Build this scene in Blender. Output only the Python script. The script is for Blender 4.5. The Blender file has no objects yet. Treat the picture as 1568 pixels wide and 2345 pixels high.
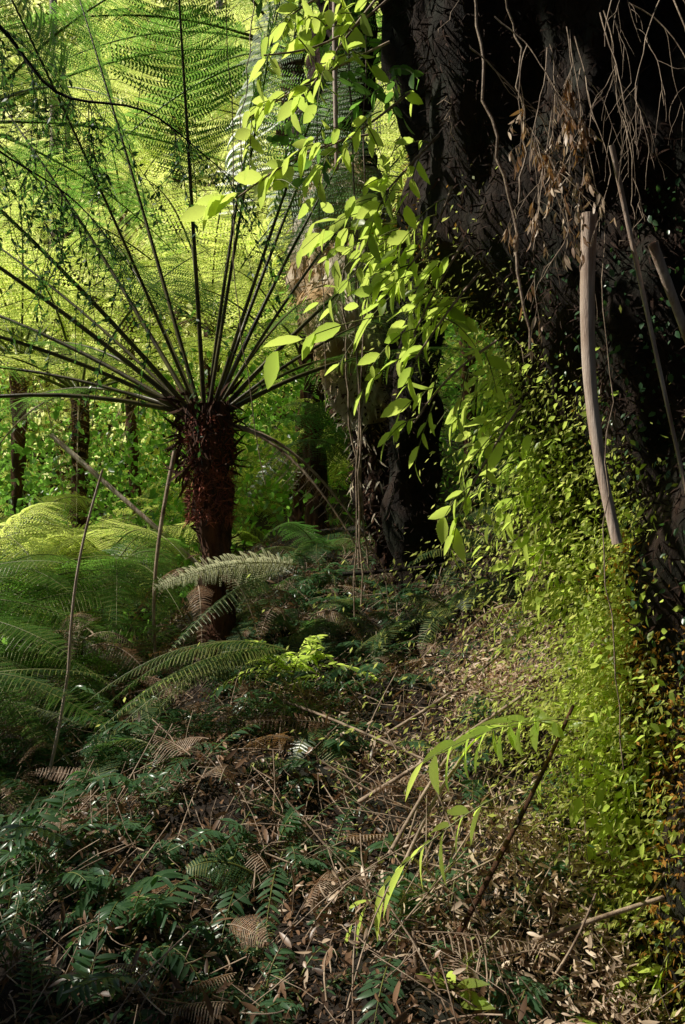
import bpy, math
import numpy as np
from mathutils import Vector, noise

rng = np.random.default_rng(7)
S = np.array([-0.66, 0.03, 0.73]); S /= np.linalg.norm(S)

def nrm(a):
    a = np.asarray(a, float)
    return a / np.maximum(np.linalg.norm(a, axis=-1, keepdims=True), 1e-9)

# gaps cut in the foliage to let sun onto chosen places (centre, radius)
POLE = [((.64, 2.15, 2.1), .10), ((.66, 2.15, 1.85), .12), ((.68, 2.15, 1.6), .12), ((.88, 2.12, 1.95), .10), ((.94, 2.17, 1.75), .10)]
GAPS = [((0.3, 2.6, 2.6), .28), ((0.42, 2.55, 2.3), .28), ((0.5, 2.5, 2.0), .32), ((0.58, 2.45, 1.7), .34), ((0.62, 2.35, 1.4), .34), ((0.66, 2.3, 1.1), .34), ((0.72, 2.2, 0.8), .30), ((0.74, 2.1, 0.5), .30), ((0.78, 2.0, 0.3), .28),
        ((-0.12, 2.5, 2.6), .42), ((0.1, 2.45, 2.2), .3), ((0.0, 5, 3.1), .7), ((0.1, 5, 2.4), .4), ((-0.55, 3.7, 1.24), .34), ((-1.1, 3.5, 1.0), .3), ((-.5, 3.0, .9), .16), ((-.15, 3.4, .95), .24),
        ((.58, 3.3, .92), .26), ((.3, 3.0, .75), .10), ((.55, 2.3, .65), .18), ((.42, 2.25, .85), .28), ((.2, 1.95, .7), .18), ((.6, 1.85, .4), .20),
        ((-1.9, 4.9, 1.8), 1.2), ((-1.3, 4.7, 1.3), .7), ((.48, 2.05, 2.45), .24), ((.62, 2.0, 2.65), .2), ((-.15, 4.2, 1.3), .14), ((-1.6, 4.3, 2.4), .6), ((-0.35, 4.6, 1.5), .2), ((-0.74, 4.0, 1.8), .25), ((-0.45, 2.4, 0.6), .05), ((-1.25, 3.0, .7), .14), ((.4, 4.4, 1.3), .1), ((-1.4, 3.4, 1.3), .35)] + POLE
def in_gap(p, pad=0.0, start=0.4, gaps=GAPS, jit=None):
    m = np.zeros(len(p), bool)
    for (t, r) in gaps:
        q = np.array(t)-p; a = -(q@S); d = np.linalg.norm(q+a[:, None]*S, axis=1)
        m |= (d < (r+pad)*(jit if jit is not None else 1)) & (a > r+start)
    return m

# ---------------------------------------------------------------- materials
def new_mat(name):
    m = bpy.data.materials.new(name); m.use_nodes = True
    nt = m.node_tree; nt.nodes.clear()
    out = nt.nodes.new('ShaderNodeOutputMaterial')
    return m, nt, out

def leaf_mat(name, c1, c2, tc, trans=0.45, rough=0.45, patch=0.6, lo=(0.5, 0.62, 0.6)):
    m, nt, out = new_mat(name); N = nt.nodes.new; Lk = nt.links.new
    geo = N('ShaderNodeNewGeometry')
    tcn = N('ShaderNodeTexCoord')
    no = N('ShaderNodeTexNoise'); no.inputs['Scale'].default_value = 1.7; no.inputs['Detail'].default_value = 3
    Lk(tcn.outputs['Object'], no.inputs['Vector'])
    mth = N('ShaderNodeMath'); mth.operation = 'MULTIPLY_ADD'
    Lk(no.outputs['Fac'], mth.inputs[0]); mth.inputs[1].default_value = patch
    mul = N('ShaderNodeMath'); mul.operation = 'MULTIPLY'; mul.inputs[1].default_value = 0.7
    Lk(geo.outputs['Random Per Island'], mul.inputs[0]); Lk(mul.outputs[0], mth.inputs[2])
    mx = N('ShaderNodeMix'); mx.data_type = 'RGBA'
    mx.inputs[6].default_value = (*c1, 1); mx.inputs[7].default_value = (*c2, 1)
    Lk(mth.outputs[0], mx.inputs[0])
    p = N('ShaderNodeBsdfPrincipled'); p.inputs['Roughness'].default_value = rough
    Lk(mx.outputs[2], p.inputs['Base Color'])
    t = N('ShaderNodeBsdfTranslucent')
    mx2 = N('ShaderNodeMix'); mx2.data_type = 'RGBA'
    mx2.inputs[6].default_value = (tc[0]*lo[0], tc[1]*lo[1], tc[2]*lo[2], 1); mx2.inputs[7].default_value = (*tc, 1)
    Lk(mth.outputs[0], mx2.inputs[0]); Lk(mx2.outputs[2], t.inputs['Color'])
    ms = N('ShaderNodeMixShader'); ms.inputs[0].default_value = trans
    Lk(p.outputs[0], ms.inputs[1]); Lk(t.outputs[0], ms.inputs[2]); Lk(ms.outputs[0], out.inputs[0])
    return m

def solid_mat(name, c1, c2, scale=8, rough=0.8, bump=0.5, stretch=(1, 1, 1), c3=None):
    m, nt, out = new_mat(name); N = nt.nodes.new; Lk = nt.links.new
    tcn = N('ShaderNodeTexCoord'); mp = N('ShaderNodeMapping'); mp.inputs['Scale'].default_value = stretch
    Lk(tcn.outputs['Object'], mp.inputs[0])
    no = N('ShaderNodeTexNoise'); no.inputs['Scale'].default_value = scale; no.inputs['Detail'].default_value = 8; no.inputs['Roughness'].default_value = 0.7
    Lk(mp.outputs[0], no.inputs['Vector'])
    cr = N('ShaderNodeValToRGB'); cr.color_ramp.elements[0].position = 0.35; cr.color_ramp.elements[1].position = 0.65
    cr.color_ramp.elements[0].color = (*c1, 1); cr.color_ramp.elements[1].color = (*c2, 1)
    Lk(no.outputs['Fac'], cr.inputs[0])
    col = cr.outputs[0]
    if c3:
        n2 = N('ShaderNodeTexNoise'); n2.inputs['Scale'].default_value = scale*0.35; n2.inputs['Detail'].default_value = 5
        Lk(tcn.outputs['Object'], n2.inputs['Vector'])
        r2 = N('ShaderNodeValToRGB'); r2.color_ramp.elements[0].position = 0.48; r2.color_ramp.elements[1].position = 0.6
        Lk(n2.outputs['Fac'], r2.inputs[0])
        mx = N('ShaderNodeMix'); mx.data_type = 'RGBA'; Lk(r2.outputs[0], mx.inputs[0]); Lk(col, mx.inputs[6]); mx.inputs[7].default_value = (*c3, 1)
        col = mx.outputs[2]
    p = N('ShaderNodeBsdfPrincipled'); p.inputs['Roughness'].default_value = rough
    Lk(col, p.inputs['Base Color'])
    b = N('ShaderNodeBump'); b.inputs['Strength'].default_value = bump; b.inputs['Distance'].default_value = 0.03
    Lk(no.outputs['Fac'], b.inputs['Height']); Lk(b.outputs[0], p.inputs['Normal'])
    Lk(p.outputs[0], out.inputs[0])
    return m

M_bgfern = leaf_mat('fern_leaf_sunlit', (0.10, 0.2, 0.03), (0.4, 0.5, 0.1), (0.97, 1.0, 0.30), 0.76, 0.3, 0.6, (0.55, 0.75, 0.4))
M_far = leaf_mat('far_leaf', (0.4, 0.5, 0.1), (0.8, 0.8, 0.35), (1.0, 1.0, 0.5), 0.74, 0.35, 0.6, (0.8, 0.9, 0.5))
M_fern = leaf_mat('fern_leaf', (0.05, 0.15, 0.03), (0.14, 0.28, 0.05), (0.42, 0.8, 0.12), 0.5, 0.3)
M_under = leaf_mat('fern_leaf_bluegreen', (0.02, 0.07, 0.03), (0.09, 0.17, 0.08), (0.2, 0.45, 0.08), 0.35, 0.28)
M_pale = leaf_mat('fern_leaf_pale', (0.5, 0.5, 0.34), (0.85, 0.82, 0.62), (0.95, 0.92, 0.6), 0.4, 0.3)
M_silver = leaf_mat('fern_leaf_silver', (0.14, 0.19, 0.13), (0.36, 0.4, 0.3), (0.5, 0.6, 0.3), 0.3, 0.26)
M_dead = leaf_mat('dead_frond', (0.10, 0.045, 0.02), (0.36, 0.19, 0.09), (0.6, 0.3, 0.1), 0.35, 0.6)
M_dry_sun = leaf_mat('dry_leaf_and_sun_patch', (0.3, 0.17, 0.10), (0.88, 0.7, 0.52), (0.8, 0.5, 0.25), 0.25, 0.45)  # dry leaves; also paints the sunlit patches on the litter
M_shrub = leaf_mat('shrub_leaf', (0.15, 0.27, 0.04), (0.38, 0.48, 0.10), (0.85, 1.0, 0.2), 0.68, 0.34, 0.6, (0.6, 0.75, 0.5))
M_moss = leaf_mat('moss_leaf', (0.16, 0.22, 0.03), (0.55, 0.58, 0.14), (0.92, 0.95, 0.25), 0.6, 0.5)
M_orange = leaf_mat('orange_moss', (0.3, 0.13, 0.02), (0.65, 0.32, 0.06), (0.85, 0.42, 0.06), 0.45, 0.8)
M_litter = leaf_mat('leaf_litter', (0.02, 0.010, 0.005), (0.38, 0.22, 0.13), (0.4, 0.2, 0.09), 0.15, 0.4, 0.3)
M_shade_canopy = leaf_mat('shade_canopy_leaf', (0.02, 0.05, 0.015), (0.05, 0.09, 0.025), (0.06, 0.09, 0.015), 0.15, 0.5)
M_stipe = solid_mat('fern_stipe', (0.03, 0.02, 0.01), (0.16, 0.14, 0.04), 6, 0.42, 0.2)
M_gstipe = solid_mat('green_stipe', (0.10, 0.12, 0.02), (0.22, 0.23, 0.06), 6, 0.45, 0.2)
M_twig = solid_mat('twig_bark', (0.12, 0.065, 0.035), (0.56, 0.42, 0.3), 15, 0.6, 0.4)
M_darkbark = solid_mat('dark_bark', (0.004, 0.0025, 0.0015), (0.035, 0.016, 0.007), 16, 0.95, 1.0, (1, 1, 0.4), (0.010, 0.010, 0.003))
M_fibre = solid_mat('fibre', (0.02, 0.009, 0.005), (0.14, 0.05, 0.018), 14, 0.9, 1.0, (1, 1, 0.25))
M_dkfibre = solid_mat('dark_fibre', (0.005, 0.003, 0.0015), (0.055, 0.02, 0.008), 14, 0.95, 1.0, (1, 1, 0.25))
M_flare_fibre = solid_mat('flare_red_fibre', (0.12, 0.03, 0.025), (0.6, 0.18, 0.10), 20, 0.85, 1.0, (1, 1, 0.4))  # lens flare and sunlight on the fern trunk, painted as redder fibre
M_bark = solid_mat('sunlit_flaky_bark', (0.35, 0.24, 0.15), (0.9, 0.82, 0.66), 9, 0.8, 1.0, (1, 1, 0.35), (0.5, 0.32, 0.14))
M_pole = solid_mat('pale_bark', (0.35, 0.2, 0.13), (0.85, 0.7, 0.6), 10, 0.55, 0.5, (3, 3, 0.3))
M_soil = solid_mat('forest_soil', (0.006, 0.004, 0.0025), (0.035, 0.018, 0.009), 14, 0.95, 1.0, (1, 1, 1), (0.014, 0.014, 0.006))

# ---------------------------------------------------------------- mesh builder
class MB:
    def __init__(s): s.V = []; s.F = []; s.I = []; s.n = 0; s.mats = []
    def add(s, V, F, mat, smooth=False):
        if len(V) == 0: return
        if mat not in s.mats: s.mats.append(mat)
        s.V.append(V); s.F.append(F + s.n); s.n += len(V)
        s.I.append(np.full(len(F), s.mats.index(mat), np.int32))
    def obj(s, name, parent=None, smooth=False):
        V = np.concatenate(s.V).astype(np.float32); F = np.concatenate(s.F).astype(np.int32); I = np.concatenate(s.I)
        me = bpy.data.meshes.new(name)
        me.vertices.add(len(V)); me.vertices.foreach_set('co', V.ravel())
        me.loops.add(F.size); me.loops.foreach_set('vertex_index', F.ravel())
        me.polygons.add(len(F)); me.polygons.foreach_set('loop_start', np.arange(0, F.size, 4, dtype=np.int32))
        me.polygons.foreach_set('loop_total', np.full(len(F), 4, np.int32))
        me.polygons.foreach_set('material_index', I)
        if smooth: me.polygons.foreach_set('use_smooth', np.ones(len(F), bool))
        for m in s.mats: me.materials.append(m)
        me.update(calc_edges=True)
        o = bpy.data.objects.new(name, me); bpy.context.scene.collection.objects.link(o)
        if parent: o.parent = parent
        return o

def empty(name, loc=(0, 0, 0)):
    e = bpy.data.objects.new(name, None); bpy.context.scene.collection.objects.link(e); return e

def tube(P, R, n=6):
    P = np.asarray(P, float); R = np.broadcast_to(np.asarray(R, float), (len(P),))
    T = nrm(np.gradient(P, axis=0))
    up = np.array([0.12, 0.99, 0.05]) if abs(nrm(P[-1]-P[0])[1]) < 0.8 else np.array([1., 0, 0])
    A = nrm(np.cross(T, up)); B = np.cross(T, A)
    th = np.linspace(0, 2*np.pi, n, endpoint=False)
    V = P[:, None] + R[:, None, None]*(np.cos(th)[None, :, None]*A[:, None] + np.sin(th)[None, :, None]*B[:, None])
    k = len(P); i = np.arange(k-1)[:, None]; j = np.arange(n)[None]; j2 = (j+1) % n
    F = np.stack([i*n+j, i*n+j2, (i+1)*n+j2, (i+1)*n+j], -1).reshape(-1, 4)
    return V.reshape(-1, 3), F

def spline(pts, n):
    pts = np.asarray(pts, float); k = len(pts)
    d = np.r_[0, np.cumsum(np.linalg.norm(np.diff(pts[:, :3], axis=0), axis=1))]
    t = np.linspace(0, d[-1], n)
    m = np.gradient(pts, d, axis=0)
    idx = np.clip(np.searchsorted(d, t, side='right')-1, 0, k-2)
    h = d[idx+1]-d[idx]; u = (t-d[idx])/h
    h00 = 2*u**3-3*u**2+1; h10 = u**3-2*u**2+u; h01 = -2*u**3+3*u**2; h11 = u**3-u**2
    return h00[:, None]*pts[idx]+(h10*h)[:, None]*m[idx]+h01[:, None]*pts[idx+1]+(h11*h)[:, None]*m[idx+1]

def bark_tube(pts, n, k, amp, freq, zs=0.35, seed=0):
    sp = spline(pts, k); V, F = tube(sp[:, :3], sp[:, 3], n)
    C = np.repeat(sp[:, :3], n, axis=0); D = nrm(V-C)
    for i in range(len(V)):
        v = V[i]; p = Vector((v[0]*freq+seed, v[1]*freq, v[2]*freq*zs))
        q = Vector((v[0]*freq*4+seed, v[1]*freq*4, v[2]*freq*1.2))
        V[i] = v + D[i]*(amp*noise.noise(p)*1.6 + amp*0.5*noise.noise(q))
    return V, F, sp, D

def leaf_tmpl(w=0.3, n=5, fold=0.25, curl=0.15, peak=0.8, serr=0.0):
    t = np.linspace(0, 1, n+1); ww = w*0.5*np.maximum(np.sin(np.pi*t**peak), 0)**0.8 + 0.004
    if serr: ww = ww*(1+serr*np.where(np.arange(n+1) % 2, 1, -1))
    z = -curl*t**2
    mid = np.c_[t, 0*t, z]; l = np.c_[t, ww, z+ww*fold]; r = np.c_[t, -ww, z+ww*fold]
    V = np.concatenate([mid, l, r]); k = n+1; i = np.arange(n)
    F = np.concatenate([np.c_[i, i+1, k+i+1, k+i], np.c_[i+1, i, 2*k+i, 2*k+i+1]])
    return V, F
T_diamond = (np.array([[0, 0, 0], [0.45, 0.2, 0.03], [1, 0, 0], [0.45, -0.2, 0.03]], float), np.array([[0, 3, 2, 1]]))
T_leaf = leaf_tmpl(0.46, 9, 0.22, 0.12, 0.85, 0.05)
T_lance = leaf_tmpl(0.24, 5, 0.2, 0.2)
T_small = leaf_tmpl(0.55, 3, 0.2, 0.1)
T_strip = leaf_tmpl(0.12, 4, 0.3, 0.35)

def scatter(tm, pos, xd, nd, sc, prune=True):
    TV, TF = tm; pos = np.asarray(pos, float); sc = np.broadcast_to(sc, (len(pos),))
    nd = np.broadcast_to(nd, pos.shape)
    if prune and len(pos):
        k = ~in_gap(pos); pos = pos[k]; xd = np.asarray(xd)[k]; nd = nd[k]; sc = sc[k]
    M = len(pos)
    if M == 0: return np.zeros((0, 3)), np.zeros((0, 4), int)
    X = nrm(xd); Z = nd - (nd*X).sum(-1, keepdims=True)*X; Z = nrm(Z); Y = np.cross(Z, X)
    sc = sc[:, None, None]
    V = pos[:, None] + sc*(TV[None, :, 0:1]*X[:, None]+TV[None, :, 1:2]*Y[:, None]+TV[None, :, 2:3]*Z[:, None])
    F = TF[None] + (np.arange(M)*len(TV))[:, None, None]
    return V.reshape(-1, 3), F.reshape(-1, 4)

def rdir(n): return nrm(rng.normal(size=(n, 3)))

def frond(mb, p0, d, L, g, mat, smat, bare=0.35, W=0.4, npin=34, nl=12, droop=0.5, roll=0.0, r0=0.012, miss=0.03, fill=1.0, sweep=0.25, prune=True):
    p0 = np.asarray(p0, float); d = nrm(np.asarray(d, float)); Z = np.array([0, 0, 1.])
    B0 = nrm(np.cross(d, Z))
    lat = rng.normal(0, 0.045)
    cv = lambda s: p0 + L*(d*s[:, None] - Z*g*(s**2)[:, None] + B0*lat*(s**2)[:, None])
    tg = lambda s: nrm(d[None] - 2*g*s[:, None]*Z + 2*lat*s[:, None]*B0)
    ss = np.linspace(0, 1, 16)
    V, F = tube(cv(ss), r0*(1-0.85*ss), 5); mb.add(V, F, smat)
    s = np.linspace(bare, 0.985, npin); u = (s-bare)/(1-bare)
    w = W*np.minimum(1, 0.3+u*3.2)*(1-u)**0.75 + 0.01
    C = cv(s); T = tg(s)
    N0 = np.cross(B0[None], T); B = np.cos(roll)*B0+np.sin(roll)*N0; N = np.cross(B, T)
    side = np.array([1., -1.]); v = (np.arange(nl)+0.6)/nl; ls = np.array([1., -1.])
    sp = L*(1-bare)/npin
    I, J, K, Q = np.meshgrid(np.arange(npin), np.arange(2), np.arange(nl), np.arange(2), indexing='ij')
    jit = rng.normal(0, 0.12, (npin, 2)); dj = droop*(1+rng.normal(0, 0.4, (npin, 2))); keep = rng.random((npin, 2)) > miss
    wi = w[I]; vk = v[K]; b = vk*wi
    sw = sweep+jit[I, J]
    al = sw*b; n_ = -dj[I, J]*b**2/W*1.0
    ll = 0.56*sp*fill*(1.0-vk**2*0.6)*np.minimum(1, wi/(0.25*W))
    lw = wi/nl*0.5*0.72
    base = np.stack([al, b, n_], -1)
    dirv = np.stack([ls[Q]*np.ones_like(b), 0.35*np.ones_like(b), -0.15*np.ones_like(b)], -1)
    perp = np.stack([0*b, np.ones_like(b), 0*b], -1)
    l1 = ll[..., None]; l2 = lw[..., None]
    pts = np.stack([base-perp*l2*0.8, base+dirv*l1*0.55-perp*l2*0.9, base+dirv*l1, base+dirv*l1*0.4+perp*l2*1.0], -2)
    kp = keep[I, J]; pts = pts[kp]; Is = I[kp]; sd = side[J[kp]]
    Vw = C[Is][:, None]+pts[..., 0:1]*T[Is][:, None]+(pts[..., 1]*sd[:, None])[..., None]*B[Is][:, None] + pts[..., 2:3]*N[Is][:, None]
    if prune: Vw = Vw[~in_gap(Vw[:, 0])]
    M = len(Vw); mb.add(Vw.reshape(-1, 3), np.arange(M*4).reshape(-1, 4), mat)
    gk = ~in_gap(C)
    for sd in (1, -1):
        a = C; bb = C + w[:, None]*(sweep*T+sd*B) - (droop*w**2/W)[:, None]*N
        mdp = C + 0.5*w[:, None]*(sweep*T+sd*B) - (droop*0.25*w**2/W)[:, None]*N
        th = 0.0014*np.ones((npin, 1))*T
        Q1 = np.stack([a-th, a+th, mdp+th, mdp-th], 1)[gk]; Q2 = np.stack([mdp-th, mdp+th, bb+th*0.5, bb-th*0.5], 1)[gk]
        QQ = np.concatenate([Q1, Q2]).reshape(-1, 3); mb.add(QQ, np.arange(len(QQ)).reshape(-1, 4), smat)

def pinnate(mb, p0, d, L, g, mat, smat, n=9, ll=0.12, tm=T_lance, nd=(0, -0.3, 1), bare=0.2):
    p0 = np.asarray(p0, float); d = nrm(np.asarray(d, float)); Z = np.array([0, 0, 1.])
    B = nrm(np.cross(d, Z)); ss = np.linspace(0, 1, 10)
    cv = lambda s: p0+L*(d*s[:, None]-Z*g*(s**2)[:, None])
    V, F = tube(cv(ss), 0.0022*(1-0.6*ss), 4); mb.add(V, F, smat)
    s = np.linspace(bare, 1.0, n); s = np.concatenate([s, s[:-1]+0.3/n]); sd = np.r_[np.ones(n), -np.ones(n-1)]; sd[n-1] = 0
    T = nrm(d[None]-2*g*s[:, None]*Z)
    X = T*0.55+sd[:, None]*B*0.9+rng.normal(0, 0.10, (len(s), 3)) - Z*0.12
    lens = ll*(0.55+0.6*np.sin(np.pi*np.clip(s*0.85, 0, 1)))*rng.uniform(0.85, 1.1, len(s))
    nn = np.tile(np.asarray(nd, float), (len(s), 1))+rng.normal(0, 0.25, (len(s), 3))
    V, F = scatter(tm, cv(s), X, nn, lens, False); mb.add(V, F, mat)

# ---------------------------------------------------------------- terrain
def sst(a, b, x): t = np.clip((x-a)/(b-a), 0, 1); return t*t*(3-2*t)
def H(x, y):
    x = np.asarray(x, float); y = np.asarray(y, float)
    base = 0.05+0.205*np.clip(y, 0, 6)
    h = base*(0.15+0.85*sst(-2.3, -0.2, x)) + 0.08*np.clip(x, 0, 6) + 0.12*sst(0.2, 0.7, x)*sst(2.2, 3.2, y)
    h = h - 0.34*np.exp(-((x-1.0)**2/0.12+(y-1.9)**2/0.35))
    h = h + 0.30*np.clip(y-8.5, 0, 22) + 0.12*np.clip(-x-5, 0, 20)
    h = h + 0.055*np.sin(2.3*x+1.3*y)+0.045*np.sin(5.1*x-3.7*y+1)+0.025*np.sin(11*x+7*y)
    h = h + 1.1*np.clip(y-13.0, 0, 14)
    far = np.hypot(x, y); h = h + 6*sst(40, 160, far)*np.sin(x*0.03+1)*np.cos(y*0.025)
    return h
def grid(xs, ys):
    X, Y = np.meshgrid(xs, ys); Zz = H(X, Y); V = np.c_[X.ravel(), Y.ravel(), Zz.ravel()]
    n = len(xs); i = np.arange(len(ys)-1)[:, None]; j = np.arange(n-1)[None]
    return V, np.stack([i*n+j, i*n+j+1, (i+1)*n+j+1, (i+1)*n+j], -1).reshape(-1, 4)
def warp(b, n): t = np.linspace(-1, 1, n); return np.sign(t)*(np.abs(t)**2.6)*b
xs = warp(300, 240); ys = warp(300, 240)+3
mb = MB(); V, F = grid(xs, ys)
for i in range(len(V)):
    if abs(V[i, 0]) < 8 and abs(V[i, 1]) < 12: V[i, 2] += 0.06*noise.noise(Vector((V[i, 0]*4, V[i, 1]*4, 0)))
mb.add(V, F, M_soil); mb.obj('ground', smooth=True)

# ---------------------------------------------------------------- leaf litter & twigs
mb = MB()
n = 110000; n1 = 45000
x = rng.uniform(-2.8, 1.6, n); y = 1.0+5.0*rng.random(n)**1.8
pos = np.c_[x, y, H(x, y)+rng.uniform(0.0, 0.08, n)]
xd = rdir(n); xd[:, 2] *= 0.8; nd = rdir(n); nd[:, 2] += 0.5
V, F = scatter(T_lance, pos[:n1], xd[:n1], nd[:n1], 0.012+0.045*rng.random(n1)**2); mb.add(V, F, M_litter)
V, F = scatter(T_small, pos[n1:], xd[n1:], nd[n1:], rng.uniform(0.004, 0.020, n-n1)); mb.add(V, F, M_litter)
for (cx, cy, sx, sy, k) in ((0.62, 3.3, .13, .18, 3800), (0.3, 2.95, .15, .08, 700), (0.58, 2.25, .12, .14, 2000), (0.6, 1.85, .14, .12, 1300), (0.2, 2.1, .25, .2, 500)):  # pale leaves stand in for sunlight on these ground spots
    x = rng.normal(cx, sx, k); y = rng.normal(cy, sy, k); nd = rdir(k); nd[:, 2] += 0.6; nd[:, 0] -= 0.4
    V, F = scatter(T_lance, np.c_[x, y, H(x, y)+rng.uniform(0.03, 0.13, k)], rdir(k)*[1, 1, .7], nd, 0.008+0.035*rng.random(k)**2); mb.add(V, F, M_dry_sun)
mb.obj('leaf_litter')
mb = MB()
for i in range(190):
    x = rng.uniform(-1.6, 0.9); y = rng.uniform(1.6, 4.8); a = rng.uniform(0, 6.28); z = H(x, y)+rng.uniform(0.03, 0.12)
    frond(mb, (x, y, z), (math.cos(a), math.sin(a)*0.8, rng.uniform(-0.1, 0.5)), rng.uniform(0.12, 0.36), rng.uniform(0.1, 0.6), M_dead, M_twig, bare=0.1, W=rng.uniform(0.02, 0.055), npin=20, nl=7, droop=rng.uniform(0.3, 1.4), miss=0.4, r0=0.002, roll=rng.uniform(-1, 1), prune=False)
mb.obj('dead_frond_litter')
mb = MB()
for i in range(3800):
    x = rng.uniform(-2.2, 1.5); y = 1.1+4.4*rng.random()**1.3
    a = rng.uniform(0, 6.28); L = rng.uniform(0.04, 0.3); t = np.linspace(-0.5, 0.5, 5)[:, None]
    dv = np.array([math.cos(a), math.sin(a), 0.0]); p = np.array([x, y, 0]) + t*L*dv + (t**2)*L*rng.normal(0, 0.4, 3)
    p[:, 2] = H(p[:, 0], p[:, 1])+rng.uniform(0.01, 0.10)+t[:, 0]*L*rng.normal(0, 0.6)
    V, F = tube(p, rng.uniform(0.0005, 0.0022), 4); mb.add(V, F, M_twig)
mb.obj('fallen_twigs')
mb = MB()
def stick(a, b, r, bend=0.02, mat=M_twig, m=None, n=7, k=12):
    a = np.array(a, float); b = np.array(b, float); t = np.linspace(0, 1, k)[:, None]
    off = rng.normal(0, 1, 3)*bend*np.linalg.norm(b-a)
    p = a+(b-a)*t+np.sin(np.pi*t)*off
    V, F = tube(p, r*(1-0.35*t[:, 0])*rng.uniform(0.97, 1.03, k), n); (m or mb).add(V, F, mat)
stick((0.05, 2.6, 0.62), (0.50, 2.35, 1.0), 0.007)
stick((0.25, 1.9, 0.55), (0.62, 2.3, 0.98), 0.007, mat=M_fibre)
stick((0.12, 2.2, 0.62), (0.34, 2.4, 0.88), 0.006)
stick((0.16, 2.2, 0.60), (0.40, 2.45, 0.88), 0.006)
stick((0.20, 1.9, 0.46), (0.75, 2.0, 0.60), 0.008)
stick((-0.35, 3.2, 0.84), (0.30, 2.7, 0.70), 0.006)
stick((0.15, 3.0, 0.72), (0.75, 3.1, 1.15), 0.006)
stick((0.0, 4.4, 1.18), (0.75, 4.3, 1.28), 0.012, mat=M_darkbark)
stick((0.16, 1.75, 0.35), (0.15, 1.8, 0.62), 0.007)
for i in range(130):
    x = rng.uniform(0.0, 0.9); y = rng.uniform(1.6, 3.2); a = rng.uniform(0.2, 1.3)
    L = rng.uniform(0.15, 0.4); z = H(x, y)+0.03
    stick((x, y, z), (x+L*math.cos(a)*rng.choice([1, -1]), y+L*math.sin(a)*0.5, z+rng.uniform(0.0, 0.25)), rng.uniform(0.0010, 0.0040))
mb.obj('fallen_sticks', smooth=True)

# ---------------------------------------------------------------- tree ferns
def fern_trunk(mb, base, top, r, dens=500):
    base = np.array(base, float); top = np.array(top, float)
    pts = [(*(base-(0, 0, 0.3)), r*1.15), (*base, r*1.05), (*(base*0.5+top*0.5), r*0.85), (*top, r*1.2)]
    V, F, sp, D = bark_tube(pts, 28, 70, r*0.35, 14, 0.4, base[0]); mb.add(V, F, M_fibre)
    t = rng.random(dens); a = rng.uniform(0, 6.28, dens)
    idx = (t*69).astype(int); c = sp[idx, :3]; rr = sp[idx, 3]
    out = np.c_[np.cos(a), np.sin(a), 0*a]; up = rng.normal(0.9, 0.5, dens)
    X = out*0.5+np.c_[0*a, 0*a, up]
    V, F = scatter(T_strip, c+out*rr[:, None]*0.85, X, out+rdir(dens)*0.3, rng.uniform(0.03, 0.085, dens)); mb.add(V, F, M_fibre)

def tree_fern(name, base, crown, nf, L, mat, nl=10, r=0.09, npin=34, W=0.42, dead=4, elev=(0.2, 1.1), g=(0.3, 0.6)):
    e = empty(name); mb = MB(); fern_trunk(mb, base, crown, r, 150); mb.obj('trunk', e)
    mb = MB(); c = np.array(crown, float)
    for i in range(nf):
        az = 2*np.pi*(i+rng.uniform(-0.3, 0.3))/nf; el = rng.uniform(*elev)
        d = (math.cos(az)*math.cos(el), math.sin(az)*math.cos(el), math.sin(el))
        frond(mb, c+np.array(d)*r*0.6, d, L*rng.uniform(0.8, 1.15), rng.uniform(*g), mat, M_gstipe, bare=0.16, W=W*rng.uniform(0.85, 1.1), npin=npin, nl=nl, droop=rng.uniform(0.2, 0.7), roll=rng.uniform(-0.25, 0.25), r0=0.014, fill=1.15)
    mb.obj('fronds', e)
    if dead:
        mb = MB()
        for i in range(dead):
            az = rng.uniform(0, 6.28); d = (math.cos(az)*0.7, math.sin(az)*0.7, 0.1)
            frond(mb, c, d, L*0.5, 1.4, M_dead, M_twig, bare=0.2, W=W*0.5, npin=24, nl=8, droop=0.9, miss=0.2)
        mb.obj('dead_fronds', e)

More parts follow.
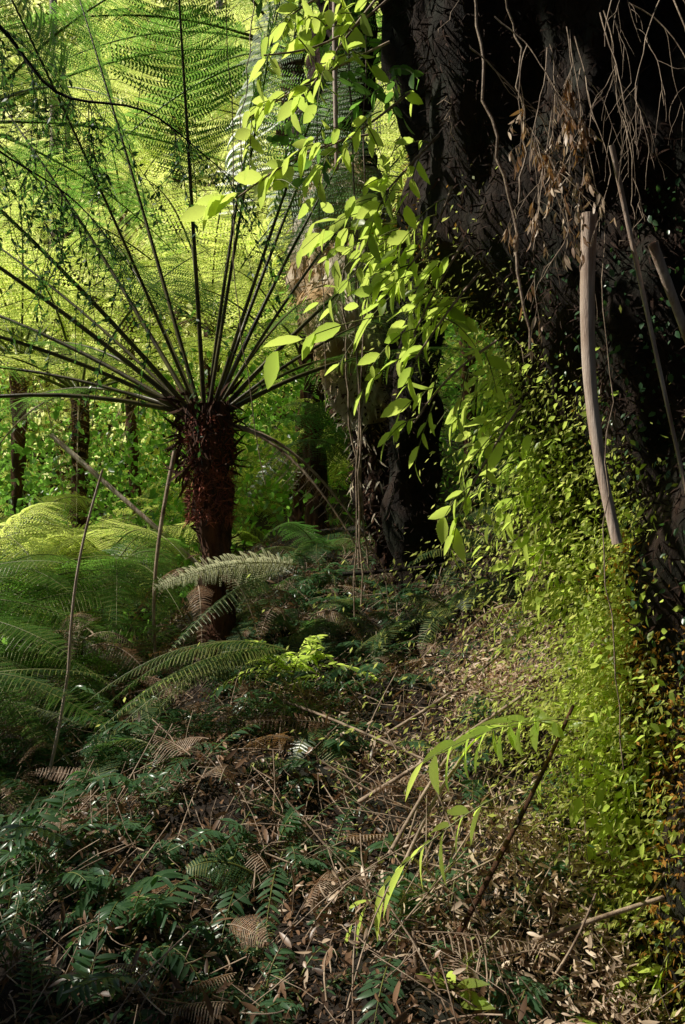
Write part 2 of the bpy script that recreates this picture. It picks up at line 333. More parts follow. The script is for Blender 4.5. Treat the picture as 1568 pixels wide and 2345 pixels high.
# main tree fern
e = empty('tree_fern'); mb = MB()
fern_trunk(mb, (-0.56, 4.0, 0.75), (-0.64, 4.0, 2.0), 0.088, 1500)
n = 2600; a = rng.uniform(0, 6.28, n); zz = rng.uniform(1.45, 1.95, n); ou = np.c_[np.cos(a), np.sin(a), 0*a]
X = ou*0.7+rdir(n)*0.6; X[:, 2] -= 0.3
V, F = scatter(T_strip, np.c_[-0.62+ou[:, 0]*0.095, 4+ou[:, 1]*0.095, zz], X, ou+rdir(n)*0.5, rng.uniform(0.02, 0.05, n), False); mb.add(V, F, M_flare_fibre)  # red flare and sunlit edge painted into the crown fibres
mb.obj('trunk', e)
cr = np.array([-0.64, 4.0, 2.0])
mb = MB()
main = [
 (164, -0.10, 2.2, 0.30), (157, 0.15, 2.4, 0.24), (151, -0.2, 2.5, 0.20), (146, 0.3, 2.5, 0.16), (141, -0.05, 2.6, 0.12), (135, 0.3, 2.6, 0.10),
 (127, -0.25, 2.7, 0.08), (119, 0.25, 2.8, 0.08), (110, -0.3, 2.8, 0.08), (104, 0.1, 2.9, 0.08), (90, -0.2, 2.8, 0.06),
 (85, 0.2, 2.8, 0.06), (81, -0.05, 2.6, 0.05), (76, 0.3, 2.6, 0.06), (72, -0.2, 2.6, 0.08), (67, 0.2, 2.4, 0.1), (60, -0.1, 2.3, 0.12), (52, 0.3, 2.1, 0.14), (42, 0.15, 1.9, 0.2), (32, 0.4, 1.8, 0.2),
 (100, 0.8, 2.5, 0.2), (70, 0.8, 2.4, 0.2), (140, 0.9, 2.4, 0.2), (50, 0.9, 2.2, 0.25), (115, 0.7, 2.6, 0.2), (155, 0.8, 2.3, 0.25)]
for (al, dy, L, g) in main:
    a = math.radians(al+rng.uniform(-2.5, 2.5)); d = np.array([math.cos(a), dy, math.sin(a)])
    st = cr + np.array([math.cos(a)*0.09, dy*0.09, -0.04])
    frond(mb, st, d, L, g+rng.uniform(0.0, 0.12), M_fern, M_stipe, bare=0.38, W=0.33, npin=42, nl=20, droop=0.6, roll=rng.uniform(-0.3, 0.3), r0=rng.uniform(0.009, 0.015), miss=0.06, fill=1.3)
mb.obj('fronds', e)
mb = MB()
n = 300; a = rng.uniform(0, 6.28, n)
pos = cr+np.c_[np.cos(a)*0.11, np.sin(a)*0.11, rng.uniform(-0.35, 0.06, n)]
V, F = scatter(T_strip, pos, np.c_[np.cos(a)*0.5, np.sin(a)*0.5, rng.uniform(-1, 1, n)], rdir(n), rng.uniform(0.05, 0.13, n)); mb.add(V, F, M_fibre)
stick((-0.77, 3.93, 1.78), (-0.84, 3.9, 0.7), 0.010, 0.03, M_twig, mb)
for (az, L) in ((0.3, 1.0), (-0.2, 0.9)):
    frond(mb, cr-(0, 0, 0.1), (math.cos(az), -0.2+math.sin(az)*0.3, 0.15), L, 1.1, M_dead, M_twig, bare=0.3, W=0.15, npin=26, nl=10, droop=1.0, miss=0.25)
mb.obj('dead_fibres', e)

bg = [ ((-3.3, 8.6), 3.0, 16, 2.9), ((-1.4, 9.4), 3.6, 18, 3.0), ((0.3, 10.6), 4.9, 18, 3.2), ((-4.6, 10.5), 4.4, 16, 3.2),
       ((-0.4, 7.6), 2.6, 16, 2.2), ((-2.3, 7.4), 2.5, 16, 2.3), ((-0.9, 12.8), 7.2, 18, 3.4), ((-4.4, 13.4), 7.6, 14, 3.2), ((1.9, 9.0), 3.4, 16, 2.6), ((-2.6, 10.8), 5.2, 16, 2.8), ((1.2, 8.0), 5.6, 16, 2.6), ((-2.6, 13.6), 8.0, 14, 3.0)]
for (b, cz, nf, L) in bg:
    tree_fern('tree_fern', (b[0], b[1], H(*b)), (b[0]+rng.uniform(-.2, .2), b[1], cz), nf, L, M_bgfern, nl=11, npin=36, W=0.46, dead=2, r=0.07)
tree_fern('tree_fern', (-3.2, 6.4, H(-3.2, 6.4)), (-2.8, 6.4, 4.4), 14, 2.6, M_fern, nl=18, npin=44, W=0.42, dead=0, elev=(0.0, 0.7), g=(0.25, 0.5))
tree_fern('tree_fern', (-0.2, 6.9, H(-0.2, 6.9)), (-0.4, 6.9, 5.2), 14, 2.4, M_fern, nl=18, npin=44, W=0.42, dead=0, elev=(0.0, 0.6), g=(0.25, 0.5))
def ground_fern(name, c, nf, L, mat, W=0.2, elev=(0.4, 1.1), nl=10, g=(0.5, 0.9), azr=(0, 6.28), npin=28, smat=None, miss=0.04):
    mb = MB(); c = np.array(c, float)
    for i in range(nf):
        az = azr[0]+(azr[1]-azr[0])*(i+rng.uniform(0.1, 0.9))/nf; el = rng.uniform(*elev)
        d = (math.cos(az)*math.cos(el), math.sin(az)*math.cos(el), math.sin(el))
        frond(mb, c+rng.normal(0, .03, 3), d, L*rng.uniform(0.65, 1.15), rng.uniform(*g), mat, smat or M_gstipe, bare=0.15, W=W*rng.uniform(0.7, 1.15), npin=npin, nl=nl, droop=rng.uniform(0.2, 0.8), roll=rng.uniform(-0.5, 0.5), r0=0.005, miss=miss)
    return mb.obj(name)
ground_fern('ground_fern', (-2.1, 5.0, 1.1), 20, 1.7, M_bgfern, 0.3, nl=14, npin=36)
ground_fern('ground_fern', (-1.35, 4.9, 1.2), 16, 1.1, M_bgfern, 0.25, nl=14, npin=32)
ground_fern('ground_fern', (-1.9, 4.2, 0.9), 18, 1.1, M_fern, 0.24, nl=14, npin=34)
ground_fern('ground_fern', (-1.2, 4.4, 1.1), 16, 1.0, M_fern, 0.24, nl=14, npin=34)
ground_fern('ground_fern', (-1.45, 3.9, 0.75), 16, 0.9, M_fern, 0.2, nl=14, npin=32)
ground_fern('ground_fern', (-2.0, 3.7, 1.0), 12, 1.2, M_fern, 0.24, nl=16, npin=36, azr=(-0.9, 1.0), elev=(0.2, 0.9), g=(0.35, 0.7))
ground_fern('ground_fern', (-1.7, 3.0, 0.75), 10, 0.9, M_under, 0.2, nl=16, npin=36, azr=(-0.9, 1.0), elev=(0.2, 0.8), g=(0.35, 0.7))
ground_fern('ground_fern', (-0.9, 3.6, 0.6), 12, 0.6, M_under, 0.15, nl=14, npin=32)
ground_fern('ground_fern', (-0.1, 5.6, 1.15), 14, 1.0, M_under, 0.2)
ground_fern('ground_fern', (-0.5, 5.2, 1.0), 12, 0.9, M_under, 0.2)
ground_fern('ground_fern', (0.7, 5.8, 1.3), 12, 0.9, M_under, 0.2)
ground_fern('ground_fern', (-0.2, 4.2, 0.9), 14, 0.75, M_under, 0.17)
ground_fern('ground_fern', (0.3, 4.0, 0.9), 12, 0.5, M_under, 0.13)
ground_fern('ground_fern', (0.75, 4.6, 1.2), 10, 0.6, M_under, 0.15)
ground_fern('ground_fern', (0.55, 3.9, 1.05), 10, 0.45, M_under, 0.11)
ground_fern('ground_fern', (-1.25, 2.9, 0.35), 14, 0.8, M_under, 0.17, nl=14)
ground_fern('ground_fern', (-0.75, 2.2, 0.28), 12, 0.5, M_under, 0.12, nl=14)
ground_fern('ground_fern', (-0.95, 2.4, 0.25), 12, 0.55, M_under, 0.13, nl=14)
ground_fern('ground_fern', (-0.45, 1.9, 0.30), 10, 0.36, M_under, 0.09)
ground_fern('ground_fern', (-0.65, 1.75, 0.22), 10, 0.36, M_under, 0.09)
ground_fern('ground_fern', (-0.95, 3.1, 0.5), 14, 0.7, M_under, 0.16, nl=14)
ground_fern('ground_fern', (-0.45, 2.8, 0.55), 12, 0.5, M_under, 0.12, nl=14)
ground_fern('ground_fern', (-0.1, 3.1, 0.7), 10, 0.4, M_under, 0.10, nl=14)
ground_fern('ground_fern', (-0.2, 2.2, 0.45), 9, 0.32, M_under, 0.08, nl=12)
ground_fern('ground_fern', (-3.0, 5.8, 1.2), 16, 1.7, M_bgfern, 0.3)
ground_fern('dead_fern', (-0.62, 3.95, 1.15), 6, 0.6, M_dead, 0.09, smat=M_twig, g=(0.9, 1.5), miss=0.3)
ground_fern('dead_fern', (-1.15, 3.7, 0.95), 6, 0.5, M_dead, 0.08, smat=M_twig, g=(0.8, 1.4), miss=0.3)
ground_fern('dead_fern', (-0.2, 3.9, 1.05), 5, 0.45, M_dead, 0.07, smat=M_twig, g=(0.9, 1.5), miss=0.3)
for i in range(34):
    x = rng.uniform(-5.0, 2.2); y = rng.uniform(6.2, 11.5)
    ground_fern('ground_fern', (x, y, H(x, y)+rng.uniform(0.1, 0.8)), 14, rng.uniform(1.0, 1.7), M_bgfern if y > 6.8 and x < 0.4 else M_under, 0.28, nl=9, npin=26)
mb = MB()
nc = 620; cx = rng.uniform(-7, 4, nc); cy = rng.uniform(6.4, 13, nc); cz = H(cx, cy)+rng.uniform(0, 2.1, nc); K = 60
p = np.repeat(np.c_[cx, cy, cz], K, axis=0)+rng.normal(0, 0.25, (nc*K, 3)); nn = rdir(len(p)); nn[:, 2] += 0.7
V, F = scatter(T_small, p, rdir(len(p)), nn, rng.uniform(0.04, 0.10, len(p))); mb.add(V, F, M_fern)
mb.obj('background_undergrowth')
mb = MB()
for (dy, rl, ww) in ((-0.25, -0.6, .15), (-0.45, -0.2, .13), (-0.05, -0.9, .12)):
    frond(mb, (-0.20, 3.72, 1.27), (-1, dy, 0.18), 0.62, 0.32, M_pale, M_gstipe, bare=0.05, W=ww, npin=32, nl=14, droop=0.6, r0=0.004, roll=rl, prune=False)
frond(mb, (-0.28, 3.8, 1.24), (-0.55, -0.35, -0.1), 0.5, 0.5, M_under, M_gstipe, bare=0.05, W=0.13, npin=30, nl=12, droop=0.6, r0=0.004)
for k in range(7):
    frond(mb, (-0.20, 3.2, 0.98), (-1, -0.6+0.14*k, 0.12+0.06*rng.uniform(0, 6)), rng.uniform(0.6, 0.9), rng.uniform(0.5, 0.9), M_silver if k == 2 else M_under, M_gstipe, bare=0.05, W=0.17, npin=48, nl=22, droop=0.5, r0=0.004, roll=rng.uniform(-.4, .4))
mb.obj('arching_fern')
mb = MB()
for k in range(9):
    frond(mb, (-1.75+0.05*k, 3.1+0.14*k, 0.70+0.07*k), (1, 0.12*k-0.4, rng.uniform(0.2, 0.5)), rng.uniform(0.7, 0.95), rng.uniform(0.3, 0.5), M_silver if k in (1, 4) else M_fern, M_gstipe, bare=0.1, W=0.17, npin=38, nl=16, droop=0.6, r0=0.005, roll=rng.uniform(-.3, .3))
mb.obj('arching_fern')
mb = MB()
frond(mb, (0.80, 3.2, 1.25), (-0.15, -0.1, 0.6), 0.5, 1.2, M_dead, M_twig, bare=0.05, W=0.09, npin=26, nl=10, droop=0.5)
frond(mb, (0.74, 3.1, 1.12), (-0.4, -0.1, 0.3), 0.5, 0.9, M_dead, M_twig, bare=0.05, W=0.09, npin=26, nl=10, droop=0.5)
mb.obj('dead_fern')

mb = MB()
for i in range(1000):
    x = rng.uniform(-1.8, 0.8); y = 1.6+3.4*rng.random()
    if x > 0.0 and y < 3.4 and rng.random() < 0.65: continue
    if noise.noise(Vector((x*2.2, y*2.2, 3.0))) < -0.1: continue
    z = H(x, y); k = rng.integers(2, 5)
    for j in range(k):
        a = rng.uniform(0, 6.28); el = rng.uniform(0.2, 1.3)
        pinnate(mb, (x, y, z), (math.cos(a)*math.cos(el), math.sin(a)*math.cos(el), math.sin(el)), rng.uniform(0.12, 0.40), rng.uniform(0.3, 1.1), M_under, M_gstipe, n=int(rng.integers(8, 16)), ll=rng.uniform(0.02, 0.06), nd=(0, -0.2, 1))
mb.obj('fern_undergrowth')
mb = MB()
for i in range(22):
    a = rng.uniform(-0.5, 3.6)
    pinnate(mb, (-0.25+rng.normal(0, .10), 3.35+rng.normal(0, .08), 0.86), (math.cos(a), -0.2, 0.3+abs(math.sin(a))), rng.uniform(.2, .36), 0.5, M_shrub, M_gstipe, n=9, ll=0.05, nd=(-0.6, 0.1, 0.7))
mb.obj('small_shrub')

ND = (-0.75, 0.45, 0.35)
mb = MB()
pinnate(mb, (0.66, 2.25, 0.95), (-1, -0.1, 0.15), 0.46, 0.35, M_shrub, M_gstipe, n=9, ll=0.15, nd=ND)
pinnate(mb, (0.62, 2.3, 0.90), (-0.6, -0.1, 0.4), 0.30, 0.5, M_shrub, M_gstipe, n=6, ll=0.13, nd=ND)
pinnate(mb, (0.42, 2.0, 0.86), (-0.75, -0.05, -0.25), 0.42, 0.42, M_shrub, M_gstipe, n=8, ll=0.12, nd=ND)
mb.obj('strap_fern')
mb = MB()
pinnate(mb, (0.33, 1.8, 0.62), (-0.6, -0.05, -0.45), 0.34, 0.5, M_shrub, M_gstipe, n=6, ll=0.10, nd=ND)
pinnate(mb, (0.25, 1.75, 0.42), (-0.1, -0.1, 1), 0.22, 0.4, M_shrub, M_gstipe, n=5, ll=0.09, nd=ND)
pinnate(mb, (0.13, 1.7, 0.34), (-0.3, -0.1, 1), 0.24, 0.6, M_shrub, M_gstipe, n=6, ll=0.08, nd=ND)
pinnate(mb, (0.62, 1.75, 0.40), (-0.6, -0.1, 0.5), 0.3, 0.6, M_shrub, M_gstipe, n=7, ll=0.08, nd=ND)
mb.obj('strap_fern')

# ---------------------------------------------------------------- big leaning mossy tree
e = empty('leaning_mossy_tree')
pts = [(1.50, 2.0, -0.2, .68), (1.44, 2.2, 0.45, .62), (1.42, 2.55, 1.15, .58), (1.28, 2.9, 1.85, .58), (1.06, 3.08, 2.4, .60), (.80, 3.15, 3.3, .62), (.35, 3.25, 5, .58), (0.1, 3.4, 8.5, .5)]
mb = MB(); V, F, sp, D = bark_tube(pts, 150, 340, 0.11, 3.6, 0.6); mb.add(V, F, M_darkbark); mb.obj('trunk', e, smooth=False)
TV = V.reshape(340, 150, 3); TD = D.reshape(340, 150, 3)
def on_trunk(n, zmin, zmax, side, spread):
    zz = TV[:, 0, 2]; rows = np.where((zz > zmin) & (zz < zmax))[0]
    i = rng.choice(rows, n*14); j = rng.integers(0, 150, n*14)
    d = TD[i, j]; w = (d*nrm(np.array(side))).sum(-1)
    k = np.where(rng.random(n*14) < np.exp(-((1-w)/spread)))[0][:n]
    return TV[i[k], j[k]], d[k]
mb = MB()
p, d = on_trunk(60000, -0.1, 2.6, (-0.93, 0.10, 0), 0.06)
off = rng.exponential(0.055, len(p))[:, None]
fz = np.clip((2.7-p[:, 2:3])/1.4, 0.1, 1)
clump = np.array([noise.noise(Vector(q*7)) for q in p])[:, None]
p = p+d*off*(0.5+fz*1.9)*(1+1.8*np.clip(clump, -0.4, 1)); p[:, 2] -= off[:, 0]*0.6
kk = (clump[:, 0] > -0.2) & (rng.random(len(p)) < 0.25+fz[:, 0]); p = p[kk]; d = d[kk]
X = d*0.7+rdir(len(p))*0.8; X[:, 2] -= 0.7
V, F = scatter(T_diamond, p, X, rdir(len(p))*0.8+np.array([-.7, .3, .5]), rng.uniform(0.007, 0.026, len(p)), False); mb.add(V, F, M_moss)
p, d = on_trunk(3400, -0.1, 2.0, (-0.93, 0.05, 0), 0.07)
p = p+d*rng.uniform(0, 0.2, (len(p), 1)); X = d*0.5+rdir(len(p))*0.8; X[:, 2] -= 0.5
V, F = scatter(T_small, p, X, rdir(len(p))*0.7+np.array([-.7, .3, .5]), rng.uniform(0.012, 0.038, len(p)), False); mb.add(V, F, M_shrub)
mb.obj('moss', e)
mb = MB()
for (z0, z1, xo, k) in ((0.6, 1.05, 0.10, 2600), (0.2, 0.6, 0.13, 2200), (1.1, 1.3, 0.08, 700), (1.9, 2.6, 0.02, 4200), (1.6, 1.9, 0.03, 1200)):
    rows = np.where((TV[:, 0, 2] > z0) & (TV[:, 0, 2] < z1))[0]; i = rng.choice(rows, k*10); j = rng.integers(0, 150, k*10)
    w = (TD[i, j]*nrm(np.array([-0.93, 0.1-xo*3.5, 0]))).sum(-1); kk = np.where(rng.random(k*10) < np.exp(-(1-w)/0.02))[0][:k]
    b = TV[i[kk], j[kk]]+TD[i[kk], j[kk]]*rng.exponential(0.03, (len(kk), 1)); m = len(kk)
    X = rdir(m); X[:, 2] -= 0.8
    V, F = scatter(T_diamond, b, X, rdir(m), rng.uniform(0.008, 0.024, m), False); mb.add(V, F, M_orange)
mb.obj('orange_moss', e)
mb = MB()
p, d = on_trunk(2600, -0.1, 2.2, (-0.3, -1, 0), 0.6)
X = d*0.5+rdir(len(p))*0.7; X[:, 2] -= 0.8
V, F = scatter(T_small, p+d*rng.uniform(-0.01, 0.05, (len(p), 1)), X, d+rdir(len(p))*0.7, rng.uniform(0.010, 0.03, len(p)), False); mb.add(V, F, M_under)
p, d = on_trunk(20000, 0.0, 3.8, (-0.6, -1, 0), 0.6)
X = d*0.7+rdir(len(p))*0.9; X[:, 2] -= 0.6
V, F = scatter(T_strip, p, X, d+rdir(len(p)), rng.uniform(0.015, 0.055, len(p)), False); mb.add(V, F, M_dkfibre)
mb.obj('epiphytes', e)

# ---------------------------------------------------------------- climbing shrub sprays
def spray(mb, p0, d, L, g, n, ll, mat=M_shrub, nd=(-0.75, 0.35, 0.4), hang=0.45, tm=T_leaf, r=0.0022):
    p0 = np.asarray(p0, float); d = nrm(np.asarray(d, float)); Z = np.array([0, 0, 1.]); B = nrm(np.cross(d, np.array([0.1, -1, 0.2])))
    cv = lambda s: p0+L*(d*s[:, None]-Z*g*(s**2)[:, None])
    ss = np.linspace(0, 1, 9); V, F = tube(cv(ss), r*(1-0.6*ss), 4); mb.add(V, F, M_gstipe)
    s = np.clip(np.linspace(0.2, 1.0, n)+rng.normal(0, 0.03, n), 0.1, 1.0); sd = np.where(np.arange(n) % 2, 1., -1.)
    T = nrm(d[None]-2*g*s[:, None]*Z)
    X = T*0.8+sd[:, None]*B*0.6-Z*hang+rng.normal(0, 0.18, (n, 3))
    nn = np.asarray(nd)+rng.normal(0, 0.36, (n, 3)); P = cv(s); k = ~in_gap(P, 0, 0.0, POLE)
    V, F = scatter(tm, P[k], X[k], nn[k], (ll*rng.uniform(0.6, 1.15, n))[k], False); mb.add(V, F, mat)
e = empty('climbing_shrub'); mb = MB()
for i in range(150):
    t = i/149; z = 2.75-2.6*t+rng.uniform(-0.06, 0.06)
    r = int(np.argmin(np.abs(TV[:, 0, 2]-z))); row = TV[r]; lf = row[np.argmin(row[:, 0]-0.4*row[:, 1])]
    p0 = lf+np.array([0.0, rng.uniform(-0.22, 0.0), 0])
    L = rng.uniform(0.12, 0.42)*(1.05-0.35*t)
    spray(mb, p0, (-0.8+rng.normal(0, .2), -0.35+rng.normal(0, .25), rng.uniform(-0.45, 0.25)), L, rng.uniform(0.25, 0.7), int(rng.integers(4, 8)), 0.10*(1-0.42*t)*rng.uniform(0.6, 1.15))
br = [((0.16, 2.55, 3.05), (-0.22, 2.4, 2.78)), ((0.14, 2.55, 2.9), (-0.28, 2.45, 2.62)), ((0.2, 2.55, 2.75), (-0.05, 2.4, 2.52)), ((0.1, 2.6, 2.65), (-0.30, 2.45, 2.40)),
      ((0.28, 2.5, 2.6), (0.12, 2.35, 2.38)), ((0.32, 2.5, 2.45), (0.18, 2.4, 2.18)), ((0.36, 2.5, 2.3), (0.2, 2.4, 2.0)), ((0.02, 2.6, 3.1), (-0.15, 2.5, 2.95)), ((0.4, 2.5, 2.2), (0.2, 2.35, 1.92)), ((0.45, 2.5, 2.0), (0.2, 2.4, 1.75)), ((0.1, 2.5, 3.0), (-0.1, 2.45, 2.7)), ((0.5, 2.4, 1.8), (0.32, 2.35, 1.5))]
for a, b in br:
    a = np.array(a); b = np.array(b); stick(a, b, 0.004, 0.04, M_twig, mb)
    for k in range(5):
        q = a+(b-a)*(0.15+0.2*k)
        spray(mb, q, (-0.5+rng.normal(0, .5), -0.2+rng.normal(0, .3), rng.uniform(-0.5, 0.3)), rng.uniform(0.08, 0.18), 0.6, int(rng.integers(4, 7)), rng.uniform(0.055, 0.10))
spray(mb, (0.12, 2.4, 2.05), (-1, -0.1, -0.15), 0.30, 0.2, 5, 0.11)
for i in range(20):
    q = np.array([rng.uniform(-0.15, 0.25), rng.uniform(2.9, 3.6), rng.uniform(2.9, 3.7)])
    spray(mb, q, rdir(1)[0]*[1, 1, 0.4], 0.3, 0.5, 8, 0.07, mat=M_fern)
mb.obj('leaf_sprays', e)

# ---------------------------------------------------------------- middle tree with flaky bark
e = empty('flaky_bark_tree'); mb = MB()
V, F, sp2, D2 = bark_tube([(0.34, 5.0, 0.6, .18), (0.30, 5.0, 1.2, .15), (0.22, 5.0, 1.9, .15), (0.10, 5.0, 2.4, .20), (0.0, 5.0, 3.0, .22), (-0.04, 5.05, 3.7, .17), (0.0, 5.1, 4.6, .12), (0.1, 5.2, 8, .08)], 60, 400, 0.10, 8, 0.35, 5)
n0 = int(np.argmax(sp2[:, 2] > 2.0)); n2 = int(np.argmax(sp2[:, 2] > 3.5))
mb.add(V[:(n0+1)*60], F[:n0*60], M_dkfibre); mb.add(V[n0*60:(n2+1)*60], F[:(n2-n0)*60], M_bark); mb.add(V[n2*60:], F[:(399-n2)*60], M_dkfibre); mb.obj('trunk', e)  # pale bark paints in the sunlight mid-trunk; dark fibre above and below
mb = MB()
k = 14000; idx = rng.integers(0, len(V), k); q = V[idx]; d = D2[idx]
sel = (q[:, 2] > 1.3) & (q[:, 2] < 3.6) & (rng.random(k) < np.clip((q[:, 2]-1.2)/1.2, 0, 1)); q = q[sel]; d = d[sel]
X = d*0.7+rdir(len(q))*0.6; X[:, 2] -= 0.7
F0 = scatter(T_strip, q, X, d+rdir(len(q))*0.5, rng.uniform(0.02, 0.10, len(q)), False); mb.add(*F0, M_bark)
k = 9000; idx = rng.integers(0, len(V), k); q = V[idx]; d = D2[idx]; sel = (q[:, 2] < 2.3); q = q[sel]; d = d[sel]
X = d*0.5+rdir(len(q))*0.6; X[:, 2] -= 0.5
F0 = scatter(T_diamond, q+d*0.01, X, d+rdir(len(q))*0.5, rng.uniform(0.02, 0.05, len(q)), False); mb.add(*F0, M_fibre)
mb.obj('peeling_bark', e)
mb = MB()
V, F, s3, d3 = bark_tube([(0.42, 4.7, 0.7, .15), (0.40, 4.7, 1.4, .13), (0.38, 4.7, 2.1, .14), (0.42, 4.75, 2.8, .12), (0.6, 4.9, 4.5, .1), (0.7, 5, 7.5, .08)], 40, 220, 0.05, 8, 0.4, 3)
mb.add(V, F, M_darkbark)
k = 9000; idx = rng.integers(0, len(V), k); X = d3[idx]*0.6+rdir(k)*0.6; X[:, 2] -= .4
F0 = scatter(T_strip, V[idx], X, rdir(k), rng.uniform(0.02, 0.06, k)); mb.add(*F0, M_dkfibre)
mb.obj('mossy_tree_trunk')

# ---------------------------------------------------------------- poles on the right
mb = MB(); stick((0.62, 2.15, 2.25), (0.69, 2.15, 1.42), 0.020, 0.02, M_pole, mb, n=14, k=24); mb.obj('bare_pole', smooth=True)
mb = MB(); stick((0.66, 2.1, 2.4), (0.87, 2.15, 1.52), 0.007, 0.03, M_pole, mb, n=10, k=24); mb.obj('bare_pole', smooth=True)
mb = MB(); stick((0.76, 2.1, 2.16), (1.0, 2.2, 1.62), 0.013, 0.02, M_pole, mb, n=10, k=24); mb.obj('bare_pole', smooth=True)
mb = MB(); stick((-0.02, 2.9, 3.6), (-0.02, 2.95, 2.68), 0.011, 0.01, M_pole, mb, n=8, k=24); mb.obj('bare_pole', smooth=True)
mb = MB()
stick((-1.12, 3.0, 0.25), (-0.96, 3.0, 0.95), 0.008, 0.02, M_pole, mb); stick((-0.96, 3.0, 0.95), (-0.84, 3.0, 1.65), 0.006, 0.02, M_pole, mb)
mb.obj('sapling_stem', smooth=True)
mb = MB()
stick((-1.7, 5, 1.95), (-0.45, 4.8, 0.9), 0.016, 0.03, M_pole, mb); mb.obj('fallen_branch', smooth=True)

mb = MB()
for (x0, y0, z0, x1, z1, r) in ((0.10, 3.3, 4, 0.14, 1.1, .003), (0.03, 3.6, 4, 0.10, 1.1, .004), (-0.15, 3.4, 4.0, -0.10, 1.9, .002), (-0.28, 3.0, 3.6, -0.35, 2.5, .002), (-0.45, 3.2, 3.8, -0.32, 1.6, .002),
                             (0.32, 2.1, 2.9, 0.42, 1.9, .004), (0.36, 2.2, 3, 0.40, 2.3, .003), (0.75, 1.9, 2.7, 0.80, 1.3, .002), (0.55, 2.0, 2.4, 0.68, 0.9, .0015), (0.0, 4.6, 3.0, 0.12, 1.2, .006), (0.06, 4.6, 3.0, 0.16, 1.2, .006)):
    k = 22; t = np.linspace(0, 1, k); w = np.cumsum(rng.normal(0, 0.008, k))
    P = np.c_[x0+(x1-x0)*t+w, y0+np.cumsum(rng.normal(0, .006, k)), z0+(z1-z0)*t]
    V, F = tube(P, r, 5); mb.add(V, F, M_twig)
for i in range(300):
    r = rng.integers(60, 300); j = rng.integers(0, 150); q = TV[r, j]
    if TD[r, j, 1] > -0.2: continue
    k = 12; P = q+TD[r, j]*0.05+np.cumsum(np.c_[rng.normal(0, .018, k), rng.normal(0, .008, k), rng.normal(-.014, .018, k)], axis=0)
    V, F = tube(P, 0.0012, 4); mb.add(V, F, M_twig)
mb.obj('hanging_vines')

mb = MB()
def droop_twig(p, d, L, r, depth, leaves):
    k = 10; P = [np.array(p, float)]; d = nrm(np.array(d, float))
    for i in range(k):
        d = nrm(d+rng.normal(0, 0.10, 3)*[1, .6, 1]+np.array([0, 0, -0.10])); P.append(P[-1]+d*L/k)
    P = np.array(P); V, F = tube(P, np.linspace(r, r*0.45, len(P)), 4); mb.add(V, F, M_twig)
    if depth > 0:
        for q in rng.choice(np.arange(2, k+1), 3, replace=False):
            droop_twig(P[q], d+rng.normal(0, 0.6, 3)*[1, .5, .5], L*rng.uniform(0.35, 0.65), r*0.6, depth-1, leaves)
    elif leaves:
        n = 6; idx = rng.integers(2, len(P), n); X = rng.normal(0, .3, (n, 3)); X[:, 2] -= 1
        V, F = scatter(T_lance, P[idx], X, rdir(n), rng.uniform(0.015, 0.036, n), False); mb.add(V, F, M_dead if rng.random() < .5 else M_dry_sun)
for i in range(18):
    droop_twig((rng.uniform(0.28, 0.95), rng.uniform(1.95, 2.25), rng.uniform(2.5, 2.9)), (rng.normal(0.25, .5), -0.1, -0.6), rng.uniform(0.22, 0.42), 0.0020, 2, False)
for i in range(8):
    droop_twig((rng.uniform(0.42, 0.56), 2.0, rng.uniform(2.35, 2.65)), (rng.normal(0, .2), -0.1, -1), rng.uniform(0.2, 0.32), 0.0016, 2, True)
mb.obj('hanging_dead_branches')

mb = MB()
P = spline([(-1.6, 2.8, 3.45), (-1.2, 3.0, 3.2), (-1.0, 3.0, 2.97), (-0.68, 3.0, 2.9), (-0.45, 3.1, 2.75)], 24); V, F = tube(P, np.linspace(0.010, 0.002, 24), 6); mb.add(V, F, M_darkbark)
P2 = spline([(-1.5, 2.8, 3.1), (-1.2, 2.9, 2.75), (-0.95, 3.0, 2.6), (-0.7, 3.0, 2.3)], 20); V, F = tube(P2, np.linspace(0.006, 0.001, 20), 6); mb.add(V, F, M_darkbark)
PP = np.concatenate([P, P2])
for i in range(110):
    q = PP[rng.integers(0, len(PP))]; k = 12; L = rng.uniform(0.2, 0.7)
    d = nrm(np.array([rng.normal(0.2, .5), rng.normal(0, .3), -0.7])); Q = [q]
    for j in range(k): d = nrm(d+rng.normal(0, .1, 3)+np.array([0, 0, -.08])); Q.append(Q[-1]+d*L/k)
    Q = np.array(Q); V, F = tube(Q, 0.0012, 4); mb.add(V, F, M_darkbark)
    n = int(L*60); u = rng.uniform(0.1, 1, n)*k; i0 = np.clip(u.astype(int), 0, k-1); b = Q[i0]+(Q[i0+1]-Q[i0])*(u-i0)[:, None]
    X = rng.normal(0, .6, (n, 3)); X[:, 2] -= 0.5
    V, F = scatter(T_diamond, b, X, rdir(n), rng.uniform(0.015, 0.035, n), False); mb.add(V, F, M_under)
mb.obj('overhanging_branch')

# ---------------------------------------------------------------- distant forest on the steep hill
mb = MB()
nc = 2300
cx = rng.uniform(-14, 9, nc); cy = rng.uniform(12.8, 25.5, nc); cz = H(cx, cy)+rng.uniform(0.0, 1.2, nc)
K = 90
c = np.repeat(np.c_[cx, cy, cz], K, axis=0); p = c+rng.normal(0, 0.38, c.shape)
X = rdir(len(p)); X[:, 2] -= 0.3; nn = rdir(len(p))*0.7+S
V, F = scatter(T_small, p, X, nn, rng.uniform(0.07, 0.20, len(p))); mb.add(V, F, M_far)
for i in range(7):
    x = rng.uniform(-8, 6); y = rng.uniform(14.5, 20); stick((x, y, H(x, y)-.2), (x+rng.normal(0, .5), y, H(x, y)+7), 0.10, 0.01, M_twig, mb)
mb.obj('distant_forest')

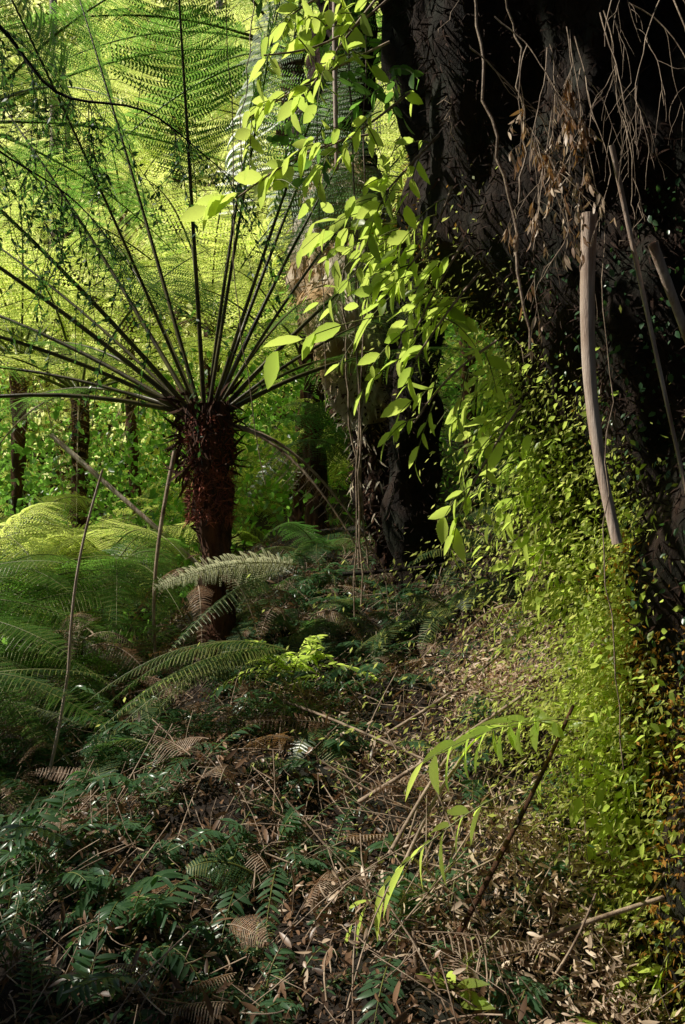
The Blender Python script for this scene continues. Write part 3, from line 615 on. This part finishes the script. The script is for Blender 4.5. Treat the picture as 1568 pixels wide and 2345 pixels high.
# ---------------------------------------------------------------- unseen canopy added to block sky and sun, overhead, behind and beside
mb = MB()
n = 46000
p = np.c_[rng.uniform(-14, 9, n), rng.uniform(-9, 6.4, n), rng.uniform(7.3, 9.2, n)]
n2 = 26000; a = rng.uniform(np.pi*0.95, np.pi*2.05, n2); rr = rng.uniform(8, 10, n2)
w = np.c_[rr*np.cos(a), rr*np.sin(a), rng.uniform(0, 8.5, n2)]
n3 = 9000; w2 = np.c_[rng.uniform(3.2, 6, n3), rng.uniform(0, 9, n3), rng.uniform(0.5, 8, n3)]
p = np.concatenate([p, w, w2])
small = []
for i in range(46):
    x = rng.uniform(-1.2, 0.9); y = rng.uniform(1.9, 4.5); small.append(((x, y, float(H(x, y))+0.15), rng.uniform(-0.10, 0.0)))
X = rdir(len(p)); nn = rdir(len(p)); nn[:, 2] += 0.8; sc_ = rng.uniform(0.2, 0.34, len(p))
k = ~in_gap(p+X*sc_[:, None]*0.5, 0.22, 0.4, GAPS+small, rng.uniform(0.95, 1.15, len(p)))  # holes aimed along the sun direction at chosen lit spots
V, F = scatter(T_small, p[k], X[k], nn[k], sc_[k], False); mb.add(V, F, M_shade_canopy)
for (x, y) in ((-6, -3), (-9, 1), (5, -3), (0, -6), (6, 4)):
    stick((x, y, H(x, y)-.3), (x+.4, y, 8.6), 0.22, 0.01, M_darkbark, mb, n=12)
mb.obj('shade_canopy')

# ---------------------------------------------------------------- light, sky, camera
el = math.asin(S[2]); az = math.atan2(S[0], S[1])
w = bpy.data.worlds.new('World'); bpy.context.scene.world = w; w.use_nodes = True
nt = w.node_tree; bgn = nt.nodes['Background']; sky = nt.nodes.new('ShaderNodeTexSky')
sky.sky_type = 'NISHITA'; sky.sun_disc = False; sky.sun_elevation = el; sky.sun_rotation = az
nt.links.new(sky.outputs[0], bgn.inputs[0]); bgn.inputs[1].default_value = 0.08
sd = bpy.data.lights.new('sun', 'SUN'); sd.energy = 5; sd.angle = math.radians(0.5); sd.color = (1, 0.95, 0.82)
so = bpy.data.objects.new('sun', sd); bpy.context.scene.collection.objects.link(so)
so.rotation_euler = Vector(-S).to_track_quat('-Z', 'Y').to_euler()
cd = bpy.data.cameras.new('camera'); co = bpy.data.objects.new('camera', cd); bpy.context.scene.collection.objects.link(co)
co.location = (0, 0, 1.5); co.rotation_euler = (math.radians(90), 0, 0)
cd.sensor_fit = 'VERTICAL'; cd.sensor_height = 36; cd.lens = 18/0.598; cd.clip_end = 1000; cd.clip_start = 0.05
sc = bpy.context.scene; sc.camera = co
sc.view_settings.view_transform = 'Standard'; sc.view_settings.look = 'None'; sc.view_settings.exposure = 0
